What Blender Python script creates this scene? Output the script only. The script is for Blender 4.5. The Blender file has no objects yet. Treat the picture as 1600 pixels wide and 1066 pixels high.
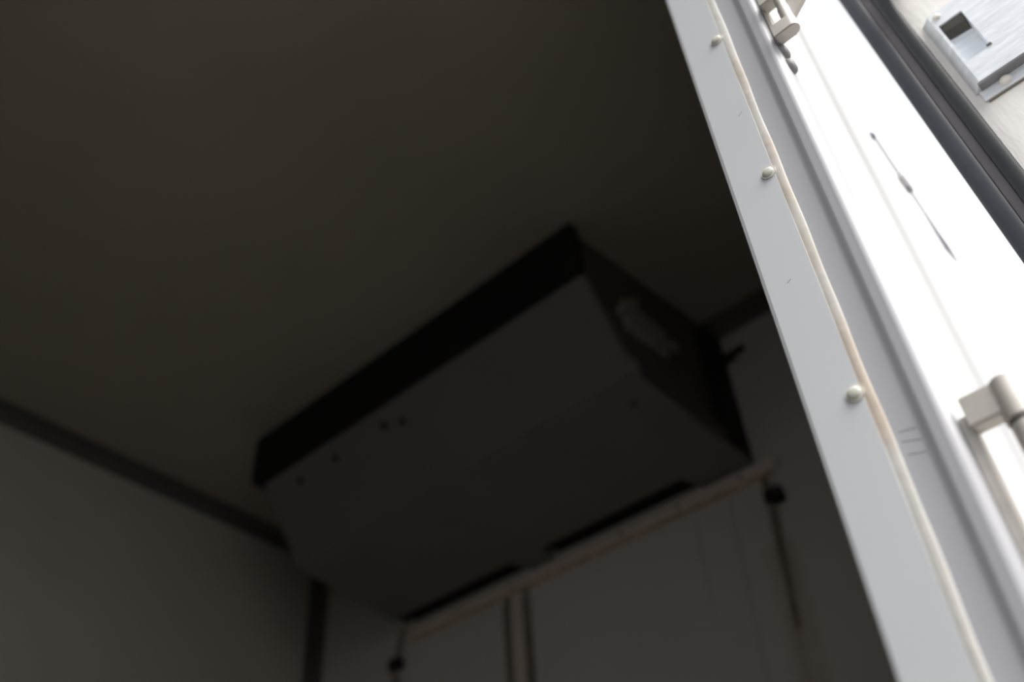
import bpy, bmesh, math, random
from mathutils import Vector, Matrix
random.seed(4)
S = bpy.context.scene
COL = S.collection

# ------------------------------------------------------------------ camera
cam_data = bpy.data.cameras.new('camera')
cam = bpy.data.objects.new('camera', cam_data)
COL.objects.link(cam)
S.camera = cam
RIGHT = Vector((0.7463558, 0.6631238, -0.0567431))
DOWN = Vector((-0.4844456, 0.4828268, -0.7295140))
FWD = Vector((-0.4563610, 0.5719660, 0.6816080))
CAM = Vector((2.2712, -1.7565, 0.5609))
cam.matrix_world = Matrix((
    (RIGHT.x, -DOWN.x, -FWD.x, CAM.x),
    (RIGHT.y, -DOWN.y, -FWD.y, CAM.y),
    (RIGHT.z, -DOWN.z, -FWD.z, CAM.z),
    (0, 0, 0, 1)))
cam_data.sensor_width = 36
cam_data.lens = 1501.3 / 1600 * 36
cam_data.clip_start = 0.01
cam_data.dof.use_dof = True
cam_data.dof.focus_distance = 0.82
cam_data.dof.aperture_fstop = 2.9

# ------------------------------------------------------------------ sky, sun, exposure
S.view_settings.view_transform = 'Standard'
S.view_settings.look = 'None'
S.view_settings.gamma = 1
S.view_settings.use_curve_mapping = False
S.view_settings.exposure = 0.0
SKY = 1.08
w = bpy.data.worlds.new('sky')
S.world = w
w.use_nodes = True
nt = w.node_tree
bg = nt.nodes['Background']
# hazy bright sky: pale near the horizon, light blue overhead
tc = nt.nodes.new('ShaderNodeTexCoord')
sp = nt.nodes.new('ShaderNodeSeparateXYZ')
rp = nt.nodes.new('ShaderNodeValToRGB')
rp.color_ramp.elements[0].position = 0.72
rp.color_ramp.elements[0].color = (0.965, 0.985, 1.0, 1)
rp.color_ramp.elements[1].position = 1.0
rp.color_ramp.elements[1].color = (0.85, 0.92, 1.0, 1)
nt.links.new(tc.outputs['Generated'], sp.inputs[0])
nt.links.new(sp.outputs['Z'], rp.inputs[0])
nt.links.new(rp.outputs[0], bg.inputs['Color'])
bg.inputs['Strength'].default_value = SKY

sun_d = bpy.data.lights.new('sun', 'SUN')
sun_d.energy = 7.0
sun_d.angle = math.radians(50)      # sun behind thin bright haze
sun_d.color = (1.0, 0.96, 0.9)
sun = bpy.data.objects.new('sun', sun_d)
COL.objects.link(sun)
sun.location = (6, -1.8, 6)
SUN_DIR = Vector((0.60, -0.06, 0.80)).normalized()        # towards the sun
sun.rotation_euler = SUN_DIR.to_track_quat('Z', 'Y').to_euler()

# ------------------------------------------------------------------ materials
def mat(name, color, rough=0.5, metal=0.0, spread=0.08, scale=6.0, bump=0.0, bscale=60.0, spec=0.5, stretch=None):
    m = bpy.data.materials.new(name)
    m.use_nodes = True
    t = m.node_tree
    b = t.nodes['Principled BSDF']
    co = t.nodes.new('ShaderNodeTexCoord')
    mp = t.nodes.new('ShaderNodeMapping')
    if stretch:
        mp.inputs['Scale'].default_value = stretch
    t.links.new(co.outputs['Object'], mp.inputs[0])
    n = t.nodes.new('ShaderNodeTexNoise')
    n.inputs['Scale'].default_value = scale
    n.inputs['Detail'].default_value = 5
    t.links.new(mp.outputs[0], n.inputs['Vector'])
    r = t.nodes.new('ShaderNodeValToRGB')
    r.color_ramp.elements[0].position = 0.3
    r.color_ramp.elements[1].position = 0.7
    r.color_ramp.elements[0].color = [c * (1 - spread) for c in color] + [1]
    r.color_ramp.elements[1].color = [min(1, c * (1 + spread)) for c in color] + [1]
    t.links.new(n.outputs['Fac'], r.inputs[0])
    t.links.new(r.outputs[0], b.inputs['Base Color'])
    b.inputs['Roughness'].default_value = rough
    b.inputs['Metallic'].default_value = metal
    b.inputs['Specular IOR Level'].default_value = spec
    if bump:
        n2 = t.nodes.new('ShaderNodeTexNoise')
        n2.inputs['Scale'].default_value = bscale
        t.links.new(mp.outputs[0], n2.inputs['Vector'])
        bp = t.nodes.new('ShaderNodeBump')
        bp.inputs['Strength'].default_value = bump
        bp.inputs['Distance'].default_value = 0.004
        t.links.new(n2.outputs['Fac'], bp.inputs['Height'])
        t.links.new(bp.outputs[0], b.inputs['Normal'])
    m['ramp'] = r.name
    return m

def overlay(m, build, color):
    """mix a stain colour over the base colour; build(nodes, links, object_xyz) returns a 0-1 socket"""
    t = m.node_tree
    b = t.nodes['Principled BSDF']
    src = t.nodes[m['ramp']].outputs[0]
    if b.inputs['Base Color'].links:
        src = b.inputs['Base Color'].links[0].from_socket
    co = t.nodes.new('ShaderNodeTexCoord')
    sx = t.nodes.new('ShaderNodeSeparateXYZ')
    t.links.new(co.outputs['Object'], sx.inputs[0])
    fac = build(t, sx, co)
    mx = t.nodes.new('ShaderNodeMix')
    mx.data_type = 'RGBA'
    t.links.new(fac, mx.inputs[0])
    t.links.new(src, mx.inputs[6])
    mx.inputs[7].default_value = (*color, 1)
    t.links.new(mx.outputs[2], b.inputs['Base Color'])

def math_node(t, op, a, b=None, clamp=False):
    n = t.nodes.new('ShaderNodeMath')
    n.operation = op
    n.use_clamp = clamp
    for i, v in enumerate((a, b)):
        if v is None:
            continue
        if isinstance(v, (int, float)):
            n.inputs[i].default_value = v
        else:
            t.links.new(v, n.inputs[i])
    return n.outputs[0]

def map_range(t, v, a, b, c=0.0, d=1.0):
    n = t.nodes.new('ShaderNodeMapRange')
    n.interpolation_type = 'SMOOTHSTEP'
    t.links.new(v, n.inputs[0])
    for i, q in enumerate((a, b, c, d)):
        n.inputs[i + 1].default_value = q
    return n.outputs[0]

M = {}
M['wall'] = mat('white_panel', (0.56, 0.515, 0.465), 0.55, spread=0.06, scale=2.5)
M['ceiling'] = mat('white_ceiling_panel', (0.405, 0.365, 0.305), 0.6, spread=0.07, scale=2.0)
M['bulkhead'] = mat('white_bulkhead_panel', (0.58, 0.56, 0.525), 0.5, spread=0.06, scale=2.5)
M['floor'] = mat('worn_floor', (0.035, 0.03, 0.024), 0.7, spread=0.3, scale=8)
M['trim'] = mat('dull_trim', (0.12, 0.12, 0.11), 0.5, spread=0.1, scale=9)
M['casing'] = mat('grey_casing', (0.152, 0.138, 0.128), 0.5, spread=0.07, scale=3)
M['casing_under'] = mat('grey_underside', (0.19, 0.186, 0.16), 0.5, spread=0.07, scale=3)
M['black'] = mat('black_plastic', (0.012, 0.014, 0.014), 0.7, spread=0.2, scale=20, spec=0.2)
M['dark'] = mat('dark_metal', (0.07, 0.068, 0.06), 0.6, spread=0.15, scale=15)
M['rail'] = mat('pale_rail', (0.64, 0.56, 0.50), 0.5, spread=0.12, scale=12)
M['rust'] = mat('rust', (0.52, 0.38, 0.27), 0.8, spread=0.35, scale=30)
M['grime'] = mat('brown_sealant', (0.21, 0.18, 0.145), 0.7, spread=0.2, scale=14)
M['hose'] = mat('brown_hose', (0.25, 0.205, 0.16), 0.6, spread=0.2, scale=20)
M['fitting'] = mat('pale_fitting', (0.27, 0.255, 0.215), 0.5, spread=0.3, scale=40)
M['jamb'] = mat('jamb_paint', (0.77, 0.795, 0.83), 0.35, spread=0.02, scale=5)
M['jamb_outer'] = mat('jamb_aluminium', (0.61, 0.615, 0.655), 0.38, spread=0.03, scale=5)
M['shell'] = mat('white_body_paint', (0.86, 0.86, 0.86), 0.4, spread=0.02, scale=3)
M['sealant'] = mat('cream_sealant', (0.73, 0.71, 0.68), 0.6, spread=0.04, scale=25, bump=0.2, bscale=50)
M['screw'] = mat('zinc_screw', (0.78, 0.76, 0.70), 0.4, metal=0.0, spread=0.1, scale=90)
M['hinge'] = mat('hinge_metal', (0.66, 0.62, 0.58), 0.4, metal=0.15, spread=0.1, scale=40)
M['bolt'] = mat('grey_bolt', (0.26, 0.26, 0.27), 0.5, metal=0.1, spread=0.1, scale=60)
M['rubber'] = mat('gasket_rubber', (0.034, 0.038, 0.052), 0.5, spread=0.15, scale=20, spec=0.2)
M['rubber_worn'] = mat('gasket_rubber_worn', (0.085, 0.08, 0.09), 0.6, spread=0.15, scale=20, spec=0.2)
M['rubber_dark'] = mat('gasket_rubber_dark', (0.022, 0.025, 0.031), 0.5, spread=0.15, scale=20, spec=0.2)
M['door'] = mat('door_skin', (0.90, 0.88, 0.86), 0.5, spread=0.04, scale=14, bump=0.12, bscale=30, stretch=(8, 8, 2.2))
M['zinc'] = mat('galvanised_steel', (0.78, 0.825, 0.89), 0.42, metal=0.12, spread=0.12, scale=7, bump=0.15, bscale=40, stretch=(4, 4, 30))
M['ground'] = mat('pale_gravel', (0.11, 0.105, 0.10), 0.9, spread=0.2, scale=30)
M['cable'] = mat('grey_cable', (0.25, 0.25, 0.32), 0.5, spread=0.1)

# rust bleeding along parts of the sealant bead
def bead_stain(t, sx, co):
    n = t.nodes.new('ShaderNodeTexNoise')
    n.inputs['Scale'].default_value = 9
    n.inputs['Detail'].default_value = 4
    t.links.new(co.outputs['Object'], n.inputs['Vector'])
    return map_range(t, n.outputs['Fac'], 0.47, 0.64, 0, 0.48)
overlay(M['sealant'], bead_stain, (0.60, 0.43, 0.29))

# rust runs on the bulkhead under the drain clamps, and a faint damp run
def run_stain(x0, slope, width, ztop, zbot, amount):
    def f(t, sx, co):
        dz = math_node(t, 'SUBTRACT', ztop, sx.outputs['Z'])
        cx = math_node(t, 'ADD', math_node(t, 'MULTIPLY', dz, slope), x0)
        d = math_node(t, 'ABSOLUTE', math_node(t, 'SUBTRACT', sx.outputs['X'], cx))
        across = map_range(t, d, width * 0.3, width, 1, 0)
        down = map_range(t, sx.outputs['Z'], zbot, ztop, 0.0, 1.0)
        up = map_range(t, sx.outputs['Z'], ztop, ztop + 0.02, 1.0, 0.0)
        n = t.nodes.new('ShaderNodeTexNoise')
        n.inputs['Scale'].default_value = 14
        t.links.new(co.outputs['Object'], n.inputs['Vector'])
        nn = map_range(t, n.outputs['Fac'], 0.25, 0.6, 0.55, 1)
        v = math_node(t, 'MULTIPLY', math_node(t, 'MULTIPLY', across, down), up)
        v = math_node(t, 'MULTIPLY', v, nn)
        return math_node(t, 'MULTIPLY', v, amount, True)
    return f
overlay(M['bulkhead'], run_stain(1.561, -0.07, 0.016, 1.69, 1.10, 0.9), (0.25, 0.17, 0.10))
overlay(M['bulkhead'], run_stain(1.552, -0.02, 0.050, 1.60, 0.30, 0.45), (0.36, 0.29, 0.22))
overlay(M['bulkhead'], run_stain(1.466, -0.03, 0.012, 1.77, 0.80, 0.35), (0.40, 0.36, 0.30))
overlay(M['bulkhead'], run_stain(1.372, -0.02, 0.010, 1.75, 1.30, 0.3), (0.40, 0.36, 0.30))
overlay(M['bulkhead'], run_stain(0.375, 0.0, 0.016, 1.70, 1.2, 0.7), (0.28, 0.2, 0.13))

# ------------------------------------------------------------------ mesh helpers
def link(name, bm, m, parent=None, smooth=False, kind=None):
    me = bpy.data.meshes.new(name)
    bmesh.ops.recalc_face_normals(bm, faces=bm.faces)
    bm.to_mesh(me)
    bm.free()
    if smooth:
        for p in me.polygons:
            p.use_smooth = True
        try:
            me.set_sharp_from_angle(angle=math.radians(40))
        except Exception:
            pass
    me.materials.append(m)
    o = bpy.data.objects.new(name, me)
    COL.objects.link(o)
    if parent:
        o.parent = parent
    if kind:
        o['kind'] = kind
    return o

def tag(o, label, cat, group=None, kind=None):
    o['label'] = label
    o['category'] = cat
    if group:
        o['group'] = group
    if kind:
        o['kind'] = kind
    return o

def empty(name, loc):
    o = bpy.data.objects.new(name, None)
    o.empty_display_size = 0.05
    o.location = loc
    COL.objects.link(o)
    return o

def box(bm, lo, hi, bevel=0.0):
    c = [(a + b) / 2 for a, b in zip(lo, hi)]
    s = [max(1e-5, b - a) for a, b in zip(lo, hi)]
    r = bmesh.ops.create_cube(bm, size=1, matrix=Matrix.Translation(c) @ Matrix.Diagonal((*s, 1)))
    if bevel:
        es = list({e for v in r['verts'] for e in v.link_edges})
        bmesh.ops.bevel(bm, geom=es, offset=bevel, segments=2, profile=0.5, affect='EDGES')

def solid(bm, ring0, ring1):
    a = [bm.verts.new(p) for p in ring0]
    b = [bm.verts.new(p) for p in ring1]
    n = len(a)
    bm.faces.new(a)
    bm.faces.new(list(reversed(b)))
    for i in range(n):
        j = (i + 1) % n
        bm.faces.new((a[j], a[i], b[i], b[j]))

def extrude_z(bm, poly, z0, z1):
    solid(bm, [(x, y, z0) for x, y in poly], [(x, y, z1) for x, y in poly])

def cyl(bm, p0, p1, r, seg=20, r2=None):
    p0, p1 = Vector(p0), Vector(p1)
    d = p1 - p0
    q = d.to_track_quat('Z', 'Y').to_matrix().to_4x4()
    res = bmesh.ops.create_cone(bm, cap_ends=True, segments=seg, radius1=r, radius2=r if r2 is None else r2, depth=d.length,
                          matrix=Matrix.Translation((p0 + p1) / 2) @ q)
    return res['verts']

def dome(bm, c, axis, r, h, seg=20):
    """low rounded head standing on c along axis"""
    c, axis = Vector(c), Vector(axis).normalized()
    q = axis.to_track_quat('Z', 'Y').to_matrix()
    prof = [(1.0, 0.0), (0.98, 0.35), (0.85, 0.7), (0.55, 0.93), (0.0, 1.0)]
    rings = []
    for pr, ph in prof[:-1]:
        rings.append([bm.verts.new(c + q @ Vector((r * pr * math.cos(2 * math.pi * i / seg), r * pr * math.sin(2 * math.pi * i / seg), h * ph))) for i in range(seg)])
    top = bm.verts.new(c + axis * h)
    bm.faces.new(list(reversed(rings[0])))
    for a, b in zip(rings, rings[1:]):
        for i in range(seg):
            j = (i + 1) % seg
            bm.faces.new((a[i], a[j], b[j], b[i]))
    for i in range(seg):
        bm.faces.new((rings[-1][i], rings[-1][(i + 1) % seg], top))

def tube(bm, pts, r, seg=10, flat=None):
    pts = [Vector(p) for p in pts]
    rings = []
    for i, p in enumerate(pts):
        d = (pts[min(i + 1, len(pts) - 1)] - pts[max(i - 1, 0)]).normalized()
        u = d.cross(Vector((0.31, 0.9, 0.2))).normalized()
        v = d.cross(u)
        rr = r[i] if isinstance(r, (list, tuple)) else r
        rings.append([bm.verts.new(p + u * rr * math.cos(2 * math.pi * k / seg) + v * rr * math.sin(2 * math.pi * k / seg)) for k in range(seg)])
    for a, b in zip(rings, rings[1:]):
        for k in range(seg):
            j = (k + 1) % seg
            bm.faces.new((a[k], a[j], b[j], b[k]))
    bm.faces.new(list(reversed(rings[0])))
    bm.faces.new(rings[-1])

def one_box(name, lo, hi, m, parent=None, bevel=0.0, kind=None):
    bm = bmesh.new()
    box(bm, lo, hi, bevel)
    return link(name, bm, m, parent, kind=kind)

# ------------------------------------------------------------------ the insulated body (setting)
H = 2.25          # ceiling
WD = 2.094        # inner face of the right wall
WO = 2.177        # outer face
YJ = -1.2065      # front jamb of the side door
YR = -2.16        # rear jamb
YB = -3.6         # rear end
tag(one_box('floor', (-0.08, YB, -0.10), (WO, 0.08, 0.0), M['floor']), 'worn brown cargo floor inside the refrigerated body', 'floor', kind='structure')
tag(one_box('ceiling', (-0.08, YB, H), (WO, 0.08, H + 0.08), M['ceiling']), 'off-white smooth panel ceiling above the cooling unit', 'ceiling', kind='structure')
tag(one_box('wall_left', (-0.08, YB, 0), (0, 0, H), M['wall']), 'off-white panel wall at lower left below the dark ceiling trim', 'wall', kind='structure')
tag(one_box('wall_front', (-0.08, 0, 0), (WO, 0.08, H), M['bulkhead']), 'off-white bulkhead wall that carries the cooling unit', 'wall', kind='structure')
tag(one_box('wall_rear', (-0.08, YB - 0.08, -0.1), (WO, YB, H + 0.08), M['wall']), 'off-white rear end wall behind the camera', 'wall', kind='structure')
wr = one_box('wall_right', (WD, YJ + 0.03, 0), (WO, 0.0, H), M['shell'])
tag(wr, 'white side wall around the door opening, outer face in the sun', 'wall', kind='structure')
one_box('wall_section', (WD, YB, 0), (WO, YR, H), M['shell'], wr)
one_box('header', (WD, YR, 2.16), (WO, YJ + 0.03, H), M['shell'], wr)
tag(one_box('ground', (-30, -40, -1.1), (40, 40, -1.0), M['ground']), 'pale grey yard ground outside', 'ground', kind='structure')

# cove trims: an L of two legs with a raised bead on each
T = 0.0424
def cove(name, axis, a, b, label):
    root = empty(name, (0, 0, 0))
    tag(root, label, 'trim', kind='structure')
    g = 0.004
    def leg(nm, pts, mt):
        bm = bmesh.new()
        solid(bm, [axis(p, q, a) for p, q in pts], [axis(p, q, b) for p, q in pts])
        return link(nm, bm, mt, root)
    # p runs along the first surface, q along the second
    leg('first_leg', [(0, 0), (T, 0), (T, g * 0.6), (T - 0.004, g), (0.009, g), (0.004, 0.009), (0, 0.009)], M['trim'])
    leg('second_leg', [(0, 0.0091), (0.0042, 0.0091), (g, 0.012), (g, T - 0.004), (g * 0.6, T), (0, T)], M['trim'])
    leg('raised_bead', [(0.020, g), (0.026, g), (0.0255, g + 0.0025), (0.0205, g + 0.0025)], M['trim'])
    return root
cove('trim_1', lambda p, q, s: (p, s, H - q), -0.0, YB, 'dark angle trim between the left wall and the ceiling')
cove('trim_2', lambda p, q, s: (s, -p, H - q), T + 0.001, WD, 'dark angle trim between the bulkhead and the ceiling')
cove('trim_3', lambda p, q, s: (q, -p, s), 0.0, H - T - 0.001, 'dark vertical angle trim in the corner left of the cooling unit')

# vertical joint cover on the bulkhead: pale strip between two brown sealant strips
jc = empty('trim_4', (0.819, 0, 0))
tag(jc, 'vertical joint cover with two brown strips below the cooling unit', 'trim', kind='structure')
bm = bmesh.new(); box(bm, (0.8015 - 0.819, -0.006, 0.0), (0.8365 - 0.819, 0, 1.785), 0.0015)
link('cover_strip', bm, M['rail'], jc)
for xa, xb in ((0.772, 0.801), (0.837, 0.8645)):
    bm = bmesh.new(); box(bm, (xa - 0.819, -0.004, 0.0), (xb - 0.819, 0, 1.768), 0.001)
    link('sealant_strip', bm, M['grime'], jc)
for xa, z in ((0.789, 1.776), (0.851, 1.782)):
    bm = bmesh.new(); dome(bm, (xa - 0.819, -0.000, z), (0, -1, 0), 0.009, 0.005)
    link('screw', bm, M['dark'], jc, True)

# ------------------------------------------------------------------ side door jamb (front reveal of the opening)
jamb = empty('trim_5', (WD, YJ, 0))
tag(jamb, 'pale grey door jamb with cream sealant bead and screws, right of the dark interior', 'door jamb', kind='structure')
ZT = 2.16
def jl(pts):                      # world XY -> jamb local
    return [(x - WD, y - YJ) for x, y in pts]
bm = bmesh.new()
extrude_z(bm, jl([(2.0945, YJ), (2.1335, YJ), (2.1335, YJ + 0.0295), (2.0900, YJ + 0.0295), (2.0900, YJ + 0.004), (2.0915, YJ + 0.001)]), 0, ZT)
link('inner_panel', bm, M['jamb'], jamb)
prof = [(2.1385, YJ + 0.0295), (2.1385, YJ + 0.0045), (2.1555, YJ + 0.0045)]
for k in range(1, 8):                # soft ramp out to the rolled edge
    f = k / 8
    prof.append((2.1555 + 0.011 * f, YJ + 0.0045 - 0.0042 * (1 - math.cos(math.pi * f)) / 2))
cxr, cyr, rr = 2.1715, YJ + 0.0078, 0.0075
for k in range(9):
    a = math.radians(-112 + 112 * k / 8)
    prof.append((cxr + rr * math.cos(a), cyr + rr * math.sin(a)))
prof += [(2.179, YJ + 0.0295)]
bm = bmesh.new(); extrude_z(bm, jl(prof), 0, ZT)
link('edge_moulding', bm, M['jamb_outer'], jamb, True)
# hand-run sealant bead in the joint
bm = bmesh.new()
NB = 260
rows = []
for i in range(NB + 1):
    z = ZT * i / NB
    wv = 0.0049 + 0.0003 * math.sin(z * 23) + 0.0003 * math.sin(z * 61 + 1)
    xc = 2.1365 + 0.0003 * math.sin(z * 5) + 0.0001 * math.sin(z * 37)
    hgt = 0.0013 + 0.0002 * math.sin(z * 31 + 2)
    row = []
    for k in range(9):
        a = math.pi * k / 8
        row.append(bm.verts.new((xc - WD - wv * math.cos(a), 0.0015 - hgt * math.sin(a), z)))
    rows.append(row)
for a, b in zip(rows, rows[1:]):
    for k in range(8):
        bm.faces.new((a[k], a[k + 1], b[k + 1], b[k]))
link('sealant_bead', bm, M['sealant'], jamb, True)
for z in (1.665, 1.439, 1.218, 0.970, 0.735, 0.49, 0.25):
    bm = bmesh.new()
    cyl(bm, (2.1287 - WD, 0.0, z), (2.1287 - WD, -0.0012, z), 0.0068, 24)
    dome(bm, (2.1287 - WD, -0.0012, z), (0, -1, 0), 0.0052, 0.0022, 24)
    link('screw', bm, M['screw'], jamb, True)
# hairline scratches across the moulding
for (xa, za, xb, zb) in ((2.1445, 0.9300, 2.1590, 0.9270), (2.1440, 0.9225, 2.1570, 0.9180), (2.1445, 0.9120, 2.1580, 0.9080), (2.1110, 1.0930, 2.1150, 1.0950), (2.1215, 1.31, 2.1265, 1.314)):
    bm = bmesh.new()
    y = 0.0044 if xa > 2.14 else -0.0001
    solid(bm, [(xa - WD, y, za), (xb - WD, y, zb), (xb - WD, y, zb + 0.0004), (xa - WD, y, za + 0.0004)],
          [(xa - WD, y + 0.0005, za), (xb - WD, y + 0.0005, zb), (xb - WD, y + 0.0005, zb + 0.0004), (xa - WD, y + 0.0005, za + 0.0004)])
    link('scratch', bm, M['dark'], jamb)
# matching rear jamb of the opening
one_box('rear_jamb', (2.092 - WD, YR - YJ, 0), (2.182 - WD, YR + 0.012 - YJ, ZT), M['jamb'], jamb, 0.002)

# ------------------------------------------------------------------ evaporator cooling unit
ux0, ux1, uxb = 0.410, 1.506, 1.549
pC = (-0.543, 2.066); pE = (-0.397, 1.879); pF = (0.0, 1.836)
unit = empty('evaporator_unit', (0.96, 0, 1.836))
tag(unit, 'long grey cooling unit with black front strip hung under ceiling against bulkhead', 'cooling unit')
O = Vector((0.96, 0, 1.836))
def U(p):
    return tuple(Vector(p) - O)
def xr(y):                        # right end flares towards the bulkhead
    return uxb + (ux1 - uxb) * min(1, -y / 0.397)
zF = lambda x: 1.838 - (x - ux0) * 0.017       # rear bottom edge falls slightly to the right
th = 0.004
# sloped front sheet
bm = bmesh.new()
def sheet(bm, quad, off):
    solid(bm, [U(p) for p in quad], [U(Vector(p) + Vector(off)) for p in quad])
sheet(bm, [(ux0 + 0.01, pC[0], pC[1]), (ux1, pC[0], pC[1]), (ux1, pE[0], pE[1]), (ux0, pE[0], pE[1])], (0, 0.004, 0.004))
link('front_panel', bm, M['casing'], unit)
# bottom sheet, with two outlet slots along its rear edge
def bz(x, y):
    f = (y - pE[0]) / (0 - pE[0])
    return pE[1] + (zF(x) - pE[1]) * f
def bq(bm, x0, x1, y0, y1, lift=0.0, t=th):
    a = [(x0[0], y0, bz(x0[0], y0) + lift), (x1[0], y0, bz(x1[0], y0) + lift), (x1[1], y1, bz(x1[1], y1) + lift), (x0[1], y1, bz(x0[1], y1) + lift)]
    sheet(bm, a, (0, 0, t))
bm = bmesh.new()
bq(bm, (ux0, ux0), (ux1, xr(-0.058)), pE[0], -0.058)
link('bottom_panel', bm, M['casing_under'], unit)
for xa, xb in ((0.850, 0.955), (1.385, 1.545)):
    bm = bmesh.new()
    bq(bm, (xa, xa + 0.03), (xb, xb), -0.058, -0.001)
    link('rear_edge_strip', bm, M['casing_under'], unit)
for xa, xb in ((0.430, 0.850), (0.955, 1.385)):
    bm = bmesh.new()
    bq(bm, (xa, xa + 0.02), (xb, xb + 0.03), -0.058, -0.001, 0.012, 0.004)
    link('outlet_slot', bm, M['black'], unit)
# shallow access cover on the underside
bm = bmesh.new()
bq(bm, (1.075, 1.075), (1.335, 1.345), -0.150, -0.066, -0.0025, 0.0024)
link('access_cover', bm, M['casing_under'], unit)
# end plates, set back inside the sheet edges
def end_plate(xf, setback, name, m, t=0.003):
    bm = bmesh.new()
    pts = [(-0.530, 2.248), (-0.530, 2.066), (-0.392, 1.886), (-0.003, 1.846), (-0.003, 2.248)]
    ring = [U((xf(y) - setback, y, z)) for y, z in pts]
    ring2 = [U((xf(y) - setback - t, y, z)) for y, z in pts]
    solid(bm, ring, ring2)
    return link(name, bm, m, unit)
end_plate(xr, 0.022, 'end_plate', M['dark'])
end_plate(lambda y: ux0 + 0.012, 0.0, 'end_plate', M['casing'])
# folded flange along the right-hand sheet edges
bm = bmesh.new()
n1 = Vector((0, 0.79, 0.62))
a, b = Vector((ux1 + 0.0005, pC[0], pC[1])), Vector((ux1 + 0.0005, pE[0], pE[1]))
solid(bm, [U(a), U(b), U(b + n1 * 0.020), U(a + n1 * 0.020)], [U(p + Vector((0.003, 0, 0))) for p in (a, b, b + n1 * 0.020, a + n1 * 0.020)])
link('edge_flange', bm, M['casing'], unit)
bm = bmesh.new()
box(bm, U((1.507, -0.405, 1.876)), U((1.512, -0.375, 1.915)), 0.001)
link('corner_tab', bm, M['fitting'], unit)
bm = bmesh.new()
a, b = Vector((ux1 + 0.0005, -0.36, bz(1.5, -0.36))), Vector((uxb + 0.0005, -0.004, bz(1.549, -0.004)))
solid(bm, [U(a), U(b), U(b + Vector((0, 0, .05))), U(a + Vector((0, 0, .05)))], [U(p + Vector((-0.003, 0, 0))) for p in (a, b, b + Vector((0, 0, .05)), a + Vector((0, 0, .05)))])
link('side_skirt', bm, M['dark'], unit)
# pale connection block with pipe unions on the right end
bm = bmesh.new()
box(bm, U((1.480, -0.382, 2.020)), U((1.512, -0.215, 2.118)), 0.010)
cb = link('connection_block', bm, M['fitting'], unit)
for (y, z, r) in ((-0.385, 2.070, 0.016), (-0.345, 2.118, 0.013), (-0.20, 2.075, 0.017), (-0.25, 2.025, 0.012)):
    bm = bmesh.new()
    cyl(bm, U((1.475, y, z)), U((1.516, y, z)), r, 6)
    cyl(bm, U((1.475, y, z)), U((1.522, y, z)), r * 0.6, 16)
    link('pipe_union', bm, M['fitting'], cb, True)
bm = bmesh.new()
dome(bm, U((1.495, -0.27, 1.975)), (1, 0, 0), 0.010, 0.006)
link('screw', bm, M['fitting'], unit, True)
# black pipe cover beside the unit at the bulkhead
bm = bmesh.new()
box(bm, U((1.512, -0.085, 1.842)), U((1.551, -0.001, 2.205)), 0.006)
link('pipe_cover', bm, M['black'], unit)
# black fan strip along the top of the front, with a rounded lower left corner
bm = bmesh.new()
pts = [(1.498, 2.249), (0.362, 2.249), (0.359, 2.235), (0.359, 2.135)]
for k in range(1, 8):
    a = math.radians(180 + 70 * k / 7)
    pts.append((0.425 + 0.066 * math.cos(a), 2.130 + 0.066 * math.sin(a)))
pts += [(0.440, 2.0668), (1.4995, 2.0668)]
solid(bm, [U((x, -0.545, z)) for x, z in pts], [U((x, -0.515, z)) for x, z in pts])
fs = link('fan_strip', bm, M['black'], unit)
bm = bmesh.new()
for k in range(4):
    z = 2.095 + 0.038 * k
    box(bm, U((0.44, -0.549, z)), U((1.47, -0.5451, z + 0.006)))
link('louvre', bm, M['black'], fs, kind='stuff')
# screws and a stain washer on the sloped panel
for (x, y, z, r) in ((0.863, -0.518, 2.032, 0.009), (0.918, -0.508, 2.019, 0.008), (0.682, -0.517, 2.030, 0.009), (0.545, -0.517, 2.030, 0.009)):
    bm = bmesh.new(); dome(bm, U((x, y - 0.0005, z - 0.0005)), (0, -0.79, -0.62), r, 0.004)
    link('screw', bm, M['black'], unit, True)
bm = bmesh.new(); dome(bm, U((1.45, -0.322, bz(1.45, -0.322))), (0, 0, -1), 0.009, 0.004)
link('screw', bm, M['dark'], unit, True)

# ------------------------------------------------------------------ rail, drains and bracket on the bulkhead
rail = empty('support_rail', (0.42, 0, 1.80))
tag(rail, 'pale rust-edged angle rail on the bulkhead under the cooling unit', 'rail')
bm = bmesh.new()
def rz(x): return -0.0155 * (x)
sl = lambda x, z, y: (x, y, z + rz(x))
L = 1.165
solid(bm, [sl(0, 0.028, -0.012), sl(0, 0.0, -0.014), sl(0, -0.004, -0.010), sl(0, -0.004, 0), sl(0, 0.028, 0)],
      [sl(L, 0.028, -0.012), sl(L, 0.0, -0.014), sl(L, -0.004, -0.010), sl(L, -0.004, 0), sl(L, 0.028, 0)])
link('rail_body', bm, M['rail'], rail)
bm = bmesh.new()
solid(bm, [sl(0.02, -0.0042, -0.0125), sl(0.02, -0.0042, 0), sl(0.02, -0.0085, 0), sl(0.02, -0.0085, -0.011)],
      [sl(L, -0.0042, -0.0125), sl(L, -0.0042, 0), sl(L, -0.0085, 0), sl(L, -0.0085, -0.011)])
o = link('rusty_edge', bm, M['rust'], rail)
o['label'] = 'thin rusty orange lower edge'
bm = bmesh.new()
cyl(bm, (L + 0.002, -0.022, -0.010), (L + 0.002, 0, -0.010), 0.017, 20)
link('end_cap', bm, M['rail'], rail, True)
for x in (0.75, 0.92, 1.09):
    bm = bmesh.new(); dome(bm, (x, -0.0128, 0.012 + rz(x)), (0, -1, 0), 0.007, 0.003)
    link('rivet', bm, M['grime'], rail, True)

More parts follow.
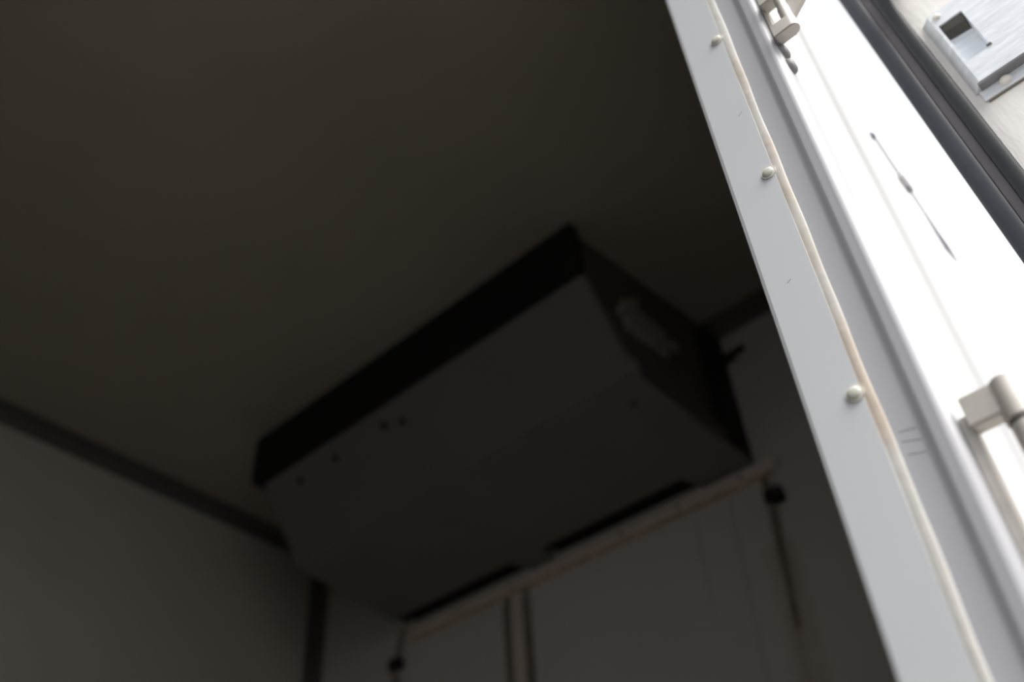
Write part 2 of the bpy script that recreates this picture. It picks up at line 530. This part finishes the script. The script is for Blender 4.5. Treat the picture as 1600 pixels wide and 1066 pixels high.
def drain(loc, pts, clamp_z, clamp_x, label):
    root = empty('drain_hose', loc)
    tag(root, label, 'hose', 'drain hoses on the bulkhead')
    bm = bmesh.new(); tube(bm, pts, [0.009 - 0.0009 * i for i in range(len(pts))], 12)
    link('tube', bm, M['hose'], root, True)
    bm = bmesh.new()
    box(bm, (clamp_x - 0.021, -0.026, clamp_z - 0.016), (clamp_x + 0.021, 0, clamp_z + 0.016), 0.004)
    c = link('clamp', bm, M['black'], root)
    bm = bmesh.new(); dome(bm, (clamp_x + 0.013, -0.0255, clamp_z), (0, -1, 0), 0.006, 0.004)
    link('screw', bm, M['dark'], c, True)
drain((1.563, 0, 1.70), [(0.002, -0.012, 0.062), (0.002, -0.012, 0.03), (0, -0.012, -0.01), (-0.006, -0.012, -0.10), (-0.014, -0.007, -0.22), (-0.018, -0.003, -0.28)], 0.012, 0.014,
      'brown drain hose with black clamp below right end of the support rail')
drain((0.378, 0, 1.74), [(0.030, -0.012, 0.10), (0.012, -0.012, 0.05), (0, -0.012, 0.0), (-0.006, -0.012, -0.06), (-0.008, -0.010, -0.20)], 0.0, 0.002,
      'brown drain hose with dark clamp below left end of the support rail')
br = empty('wall_bracket', (1.574, 0, 2.134))
tag(br, 'small dark bracket on the bulkhead right of the cooling unit', 'bracket')
bm = bmesh.new(); box(bm, (-0.030, -0.004, -0.016), (0.004, 0, 0.016), 0.002); link('base_plate', bm, M['dark'], br)
bm = bmesh.new(); cyl(bm, (-0.020, -0.014, -0.001), (0.034, -0.014, 0.001), 0.008, 14); link('stud', bm, M['black'], br, True)
bm = bmesh.new(); box(bm, (-0.012, -0.014, -0.007), (0.0, -0.003, 0.007), 0.001); link('lug', bm, M['dark'], br)

# ------------------------------------------------------------------ hinges on the outer face, beside the jamb
def hinge(z, s, hx, label):
    """s=+1: pin runs upward from z (upper hinge); -1: pin runs downward from z (lower hinge)"""
    root = empty('door_hinge', (2.182, YJ if s > 0 else YJ + 0.008, z))
    tag(root, label, 'hinge', 'hinges of the open side door')
    px = hx - 2.182
    def zz(a, b):
        return sorted((a * s, b * s))
    bm = bmesh.new()
    lo, hi = zz(-0.007, 0.20)
    box(bm, (-0.0028, 0.003, lo), (0.0016 if s > 0 else 0.005, 0.016, hi), 0.001)
    link('hinge_plate', bm, M['hinge'], root)
    def arm(a, b, round_end, x0=-0.0008):
        bm = bmesh.new()
        lo, hi = zz(a, b)
        poly = [(x0, -0.006), (px, -0.0065)]
        if round_end:
            poly += [(px + 0.0065 * math.sin(math.pi * k / 10), -0.0065 * math.cos(math.pi * k / 10)) for k in range(1, 10)]
        poly += [(px, 0.0065), (x0, 0.008)]
        extrude_z(bm, poly, lo, hi)
        bmesh.ops.bevel(bm, geom=[e for e in bm.edges if abs(e.verts[0].co.z - e.verts[1].co.z) < 1e-6], offset=0.0012, segments=2, affect='EDGES')
        link('hinge_arm', bm, M['hinge'], root, True)
    if s > 0:
        arm(-0.009, 0.010, True)
        arm(0.050, 0.066, True)
        bm = bmesh.new()
        cyl(bm, (px, 0, 0.010), (px, 0, 0.030), 0.0058, 22)
        link('knuckle', bm, M['hinge'], root, True)
        bm = bmesh.new()
        cyl(bm, (px, 0, 0.0304), (px, 0, 0.20), 0.0050, 22)
        link('pin', bm, M['hinge'], root, True)
    else:
        arm(-0.015, 0.008, False, 0.004)
        bm = bmesh.new()
        cyl(bm, (px, 0, 0.016), (px, 0, -0.016), 0.0100, 22)
        bmesh.ops.bevel(bm, geom=[e for e in bm.edges if abs(e.verts[0].co.z - e.verts[1].co.z) < 1e-6], offset=0.0015, segments=2, affect='EDGES')
        k = link('knuckle', bm, M['hinge'], root, True)
        bm = bmesh.new()
        cyl(bm, (px, 0, -0.0158), (px, 0, -0.0182), 0.0088, 22)
        link('collar', bm, M['dark'], k, True)
        bm = bmesh.new()
        cyl(bm, (px, 0, -0.018), (px, 0, -0.19), 0.0086, 22)
        link('pin', bm, M['hinge'], root, True)
    return root, px
h1, px = hinge(1.383, 1, 2.1985, 'upper steel door hinge at the top of the frame beside the jamb')
# strap that carries the door, rising from the upper hinge pin
bm = bmesh.new()
a = [(px + 0.0005, 0.000, 0.014), (px + 0.0045, 0.000, 0.010), (px + 0.085, 0.000, 0.088), (px + 0.110, 0.000, 0.210), (px + 0.085, 0.000, 0.215), (px + 0.0005, 0.000, 0.065)]
solid(bm, a, [(x, y + 0.005, z) for x, y, z in a])
box(bm, (px + 0.088, 0.000, 0.198), (px + 0.108, 0.190, 0.208))
link('strap', bm, M['hinge'], h1)
h2, px = hinge(0.918, -1, 2.2140, 'lower steel door hinge at the right edge beside the jamb')
bm = bmesh.new()
a = [(px + 0.004, -0.002, -0.10), (px + 0.060, 0.14, -0.10), (px + 0.060, 0.14, -0.16), (px + 0.004, -0.002, -0.16)]
solid(bm, a, [(x - 0.004, y + 0.006, z) for x, y, z in a])
link('strap', bm, M['hinge'], h2)
# bolt heads on the outer face just below the upper hinge
bolts = [(YJ + 0.013, 1.371), (YJ + 0.016, 1.350)]
for i, (y, z) in enumerate(bolts):
    bm = bmesh.new()
    dome(bm, (0, 0, 0), (1, 0, 0), 0.0085, 0.0062)
    o = link('bolt', bm, M['bolt'], None, True)
    o.location = (WO + 0.0015, y, z)
    tag(o, ('grey bolt head on white wall, first below the upper hinge', 'grey bolt head on white wall, second below the upper hinge')[i], 'bolt', 'bolts below the upper hinge')

# thin cable with a clip on the sunlit outer face
cab = empty('cable', (WO, -0.75, 1.58))
tag(cab, 'thin grey cable with a small clip on the sunlit white outer wall', 'cable')
pts = [(0.0035, y + 0.75, z - 1.58) for y, z in ((-0.848, 1.594), (-0.834, 1.580), (-0.819, 1.570), (-0.800, 1.556), (-0.770, 1.545), (-0.745, 1.525), (-0.728, 1.503), (-0.705, 1.488), (-0.678, 1.480))]
bm = bmesh.new()
tube(bm, pts, [0.0016, 0.0016, 0.0016, 0.0016, 0.0016, 0.0016, 0.0022, 0.003, 0.0012], 8)
link('wire', bm, M['cable'], cab, True)
bm = bmesh.new(); dome(bm, (0, -0.098, 0.0145), (1, 0, 0), 0.006, 0.006); link('plug', bm, M['cable'], cab, True)
bm = bmesh.new()
box(bm, (0, -0.052, -0.032), (0.008, -0.015, -0.022), 0.002)
link('clip', bm, M['jamb_outer'], cab)

# ------------------------------------------------------------------ open side door, swung out on its hinges and sagging a little
door = empty('door_1', (2.29, -1.036, 1.38))
door.rotation_euler = (0, math.radians(-2.3), 0)
tag(door, 'open side door with black gasket and galvanised latch at upper right', 'door', kind='structure')
DZ0, DZ1, DW = -1.30, 0.72, 0.50
bm = bmesh.new(); box(bm, (-0.034, 0.012, DZ0), (DW, 0.075, DZ1), 0.004)
link('slab', bm, M['shell'], door)
bm = bmesh.new(); box(bm, (-0.010, 0.004, DZ0 + 0.03), (DW - 0.03, 0.0125, DZ1 - 0.03), 0.002)
link('door_skin', bm, M['door'], door)
def gasket(name, prof, m, parent):
    bm = bmesh.new()
    solid(bm, [(x, y, DZ0) for x, y in prof], [(x, y, DZ1) for x, y in prof])
    return link(name, bm, m, parent, True)
def lobe(x0, x1, h, base=0.0125, n=12):
    c, r = (x0 + x1) / 2, (x1 - x0) / 2
    return [(x0, base)] + [(c - r * math.cos(math.pi * k / n), -h * max(0, math.sin(math.pi * k / n)) ** 0.4) for k in range(n + 1)] + [(x1, base)]
g = gasket('gasket', lobe(-0.0445, -0.026, 0.006), M['rubber'], door)
gasket('gasket_channel', [(-0.026, 0.0125), (-0.026, -0.004), (-0.0175, -0.004), (-0.0175, 0.0125)], M['rubber_worn'], g)
gasket('gasket_lip', lobe(-0.0175, -0.001, 0.0075), M['rubber_dark'], g)
bm = bmesh.new(); box(bm, (-0.001, -0.006, DZ0), (DW, 0.0125, DZ0 + 0.03), 0.003); box(bm, (-0.001, -0.006, DZ1 - 0.03), (DW, 0.0125, DZ1), 0.003); box(bm, (DW - 0.03, -0.006, DZ0), (DW, 0.0125, DZ1), 0.003)
link('outer_gasket', bm, M['rubber'], g)

# galvanised latch: raised tray with a pocket, lower flange and bolt
latch = empty('latch', (0, 0, 0)); latch.parent = door
PX0, PX1, PZ0, PZ1 = 0.018, 0.043, 0.008, 0.080        # pocket
TX0, TX1, TZ0, TZ1 = 0.0085, 0.17, -0.027, 0.105        # tray
HT = -0.009
bm = bmesh.new()
def ring(x0, x1, z0, z1, y):
    return [bm.verts.new((x0, y, z0)), bm.verts.new((x1, y, z0)), bm.verts.new((x1, y, z1)), bm.verts.new((x0, y, z1))]
r0 = ring(TX0 - 0.002, TX1 + 0.002, TZ0 - 0.001, TZ1 + 0.004, 0.004)
r1 = ring(TX0 + 0.0065, TX1 - 0.002, TZ0, TZ1 - 0.002, HT)
r2 = ring(PX0, PX1, PZ0, PZ1, HT)
r3 = ring(PX0 + 0.001, PX1 - 0.001, PZ0 + 0.001, PZ1 - 0.001, 0.003)
for a, b in ((r0, r1), (r1, r2), (r2, r3)):
    for i in range(4):
        j = (i + 1) % 4
        bm.faces.new((a[i], a[j], b[j], b[i]))
bm.faces.new(r3)
bm.faces.new(r0)
link('latch_tray', bm, M['zinc'], latch)
bm = bmesh.new(); box(bm, (0.0095, 0.0015, -0.0445), (0.17, 0.004, -0.0275), 0.0008); link('flange', bm, M['zinc'], latch)
bm = bmesh.new(); box(bm, (0.012, 0.0022, -0.0465), (0.17, 0.004, -0.0446)); link('shadow_gap_strip', bm, M['grime'], latch)  # dark strip painted in for the shadow gap below the flange
bm = bmesh.new(); dome(bm, (0.034, 0.0015, -0.0355), (0, -1, 0), 0.0062, 0.0042); link('bolt', bm, M['screw'], latch, True)
bm = bmesh.new(); dome(bm, (0.022, HT, 0.094), (0, -1, 0), 0.0045, 0.003); link('rivet', bm, M['screw'], latch, True)
bm = bmesh.new(); box(bm, (0.0395, HT - 0.001, 0.0085), (0.0445, HT, 0.012), 0.0004); link('catch', bm, M['dark'], latch)
# dark wedge added in place of the shadow at the pocket top
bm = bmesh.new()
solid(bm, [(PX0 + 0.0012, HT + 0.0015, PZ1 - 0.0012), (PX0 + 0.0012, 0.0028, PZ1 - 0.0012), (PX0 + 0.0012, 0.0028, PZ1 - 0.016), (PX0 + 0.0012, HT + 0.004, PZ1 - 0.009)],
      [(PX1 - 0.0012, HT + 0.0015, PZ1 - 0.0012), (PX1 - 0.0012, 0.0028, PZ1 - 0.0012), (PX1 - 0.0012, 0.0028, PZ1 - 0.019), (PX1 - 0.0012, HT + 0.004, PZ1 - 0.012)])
link('pocket_shade_wedge', bm, M['dark'], latch)
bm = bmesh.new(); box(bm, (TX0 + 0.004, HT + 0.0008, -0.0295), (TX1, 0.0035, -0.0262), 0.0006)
link('tray_shade_strip', bm, M['bolt'], latch)  # added dark grey strip colours the tray's underside as shaded
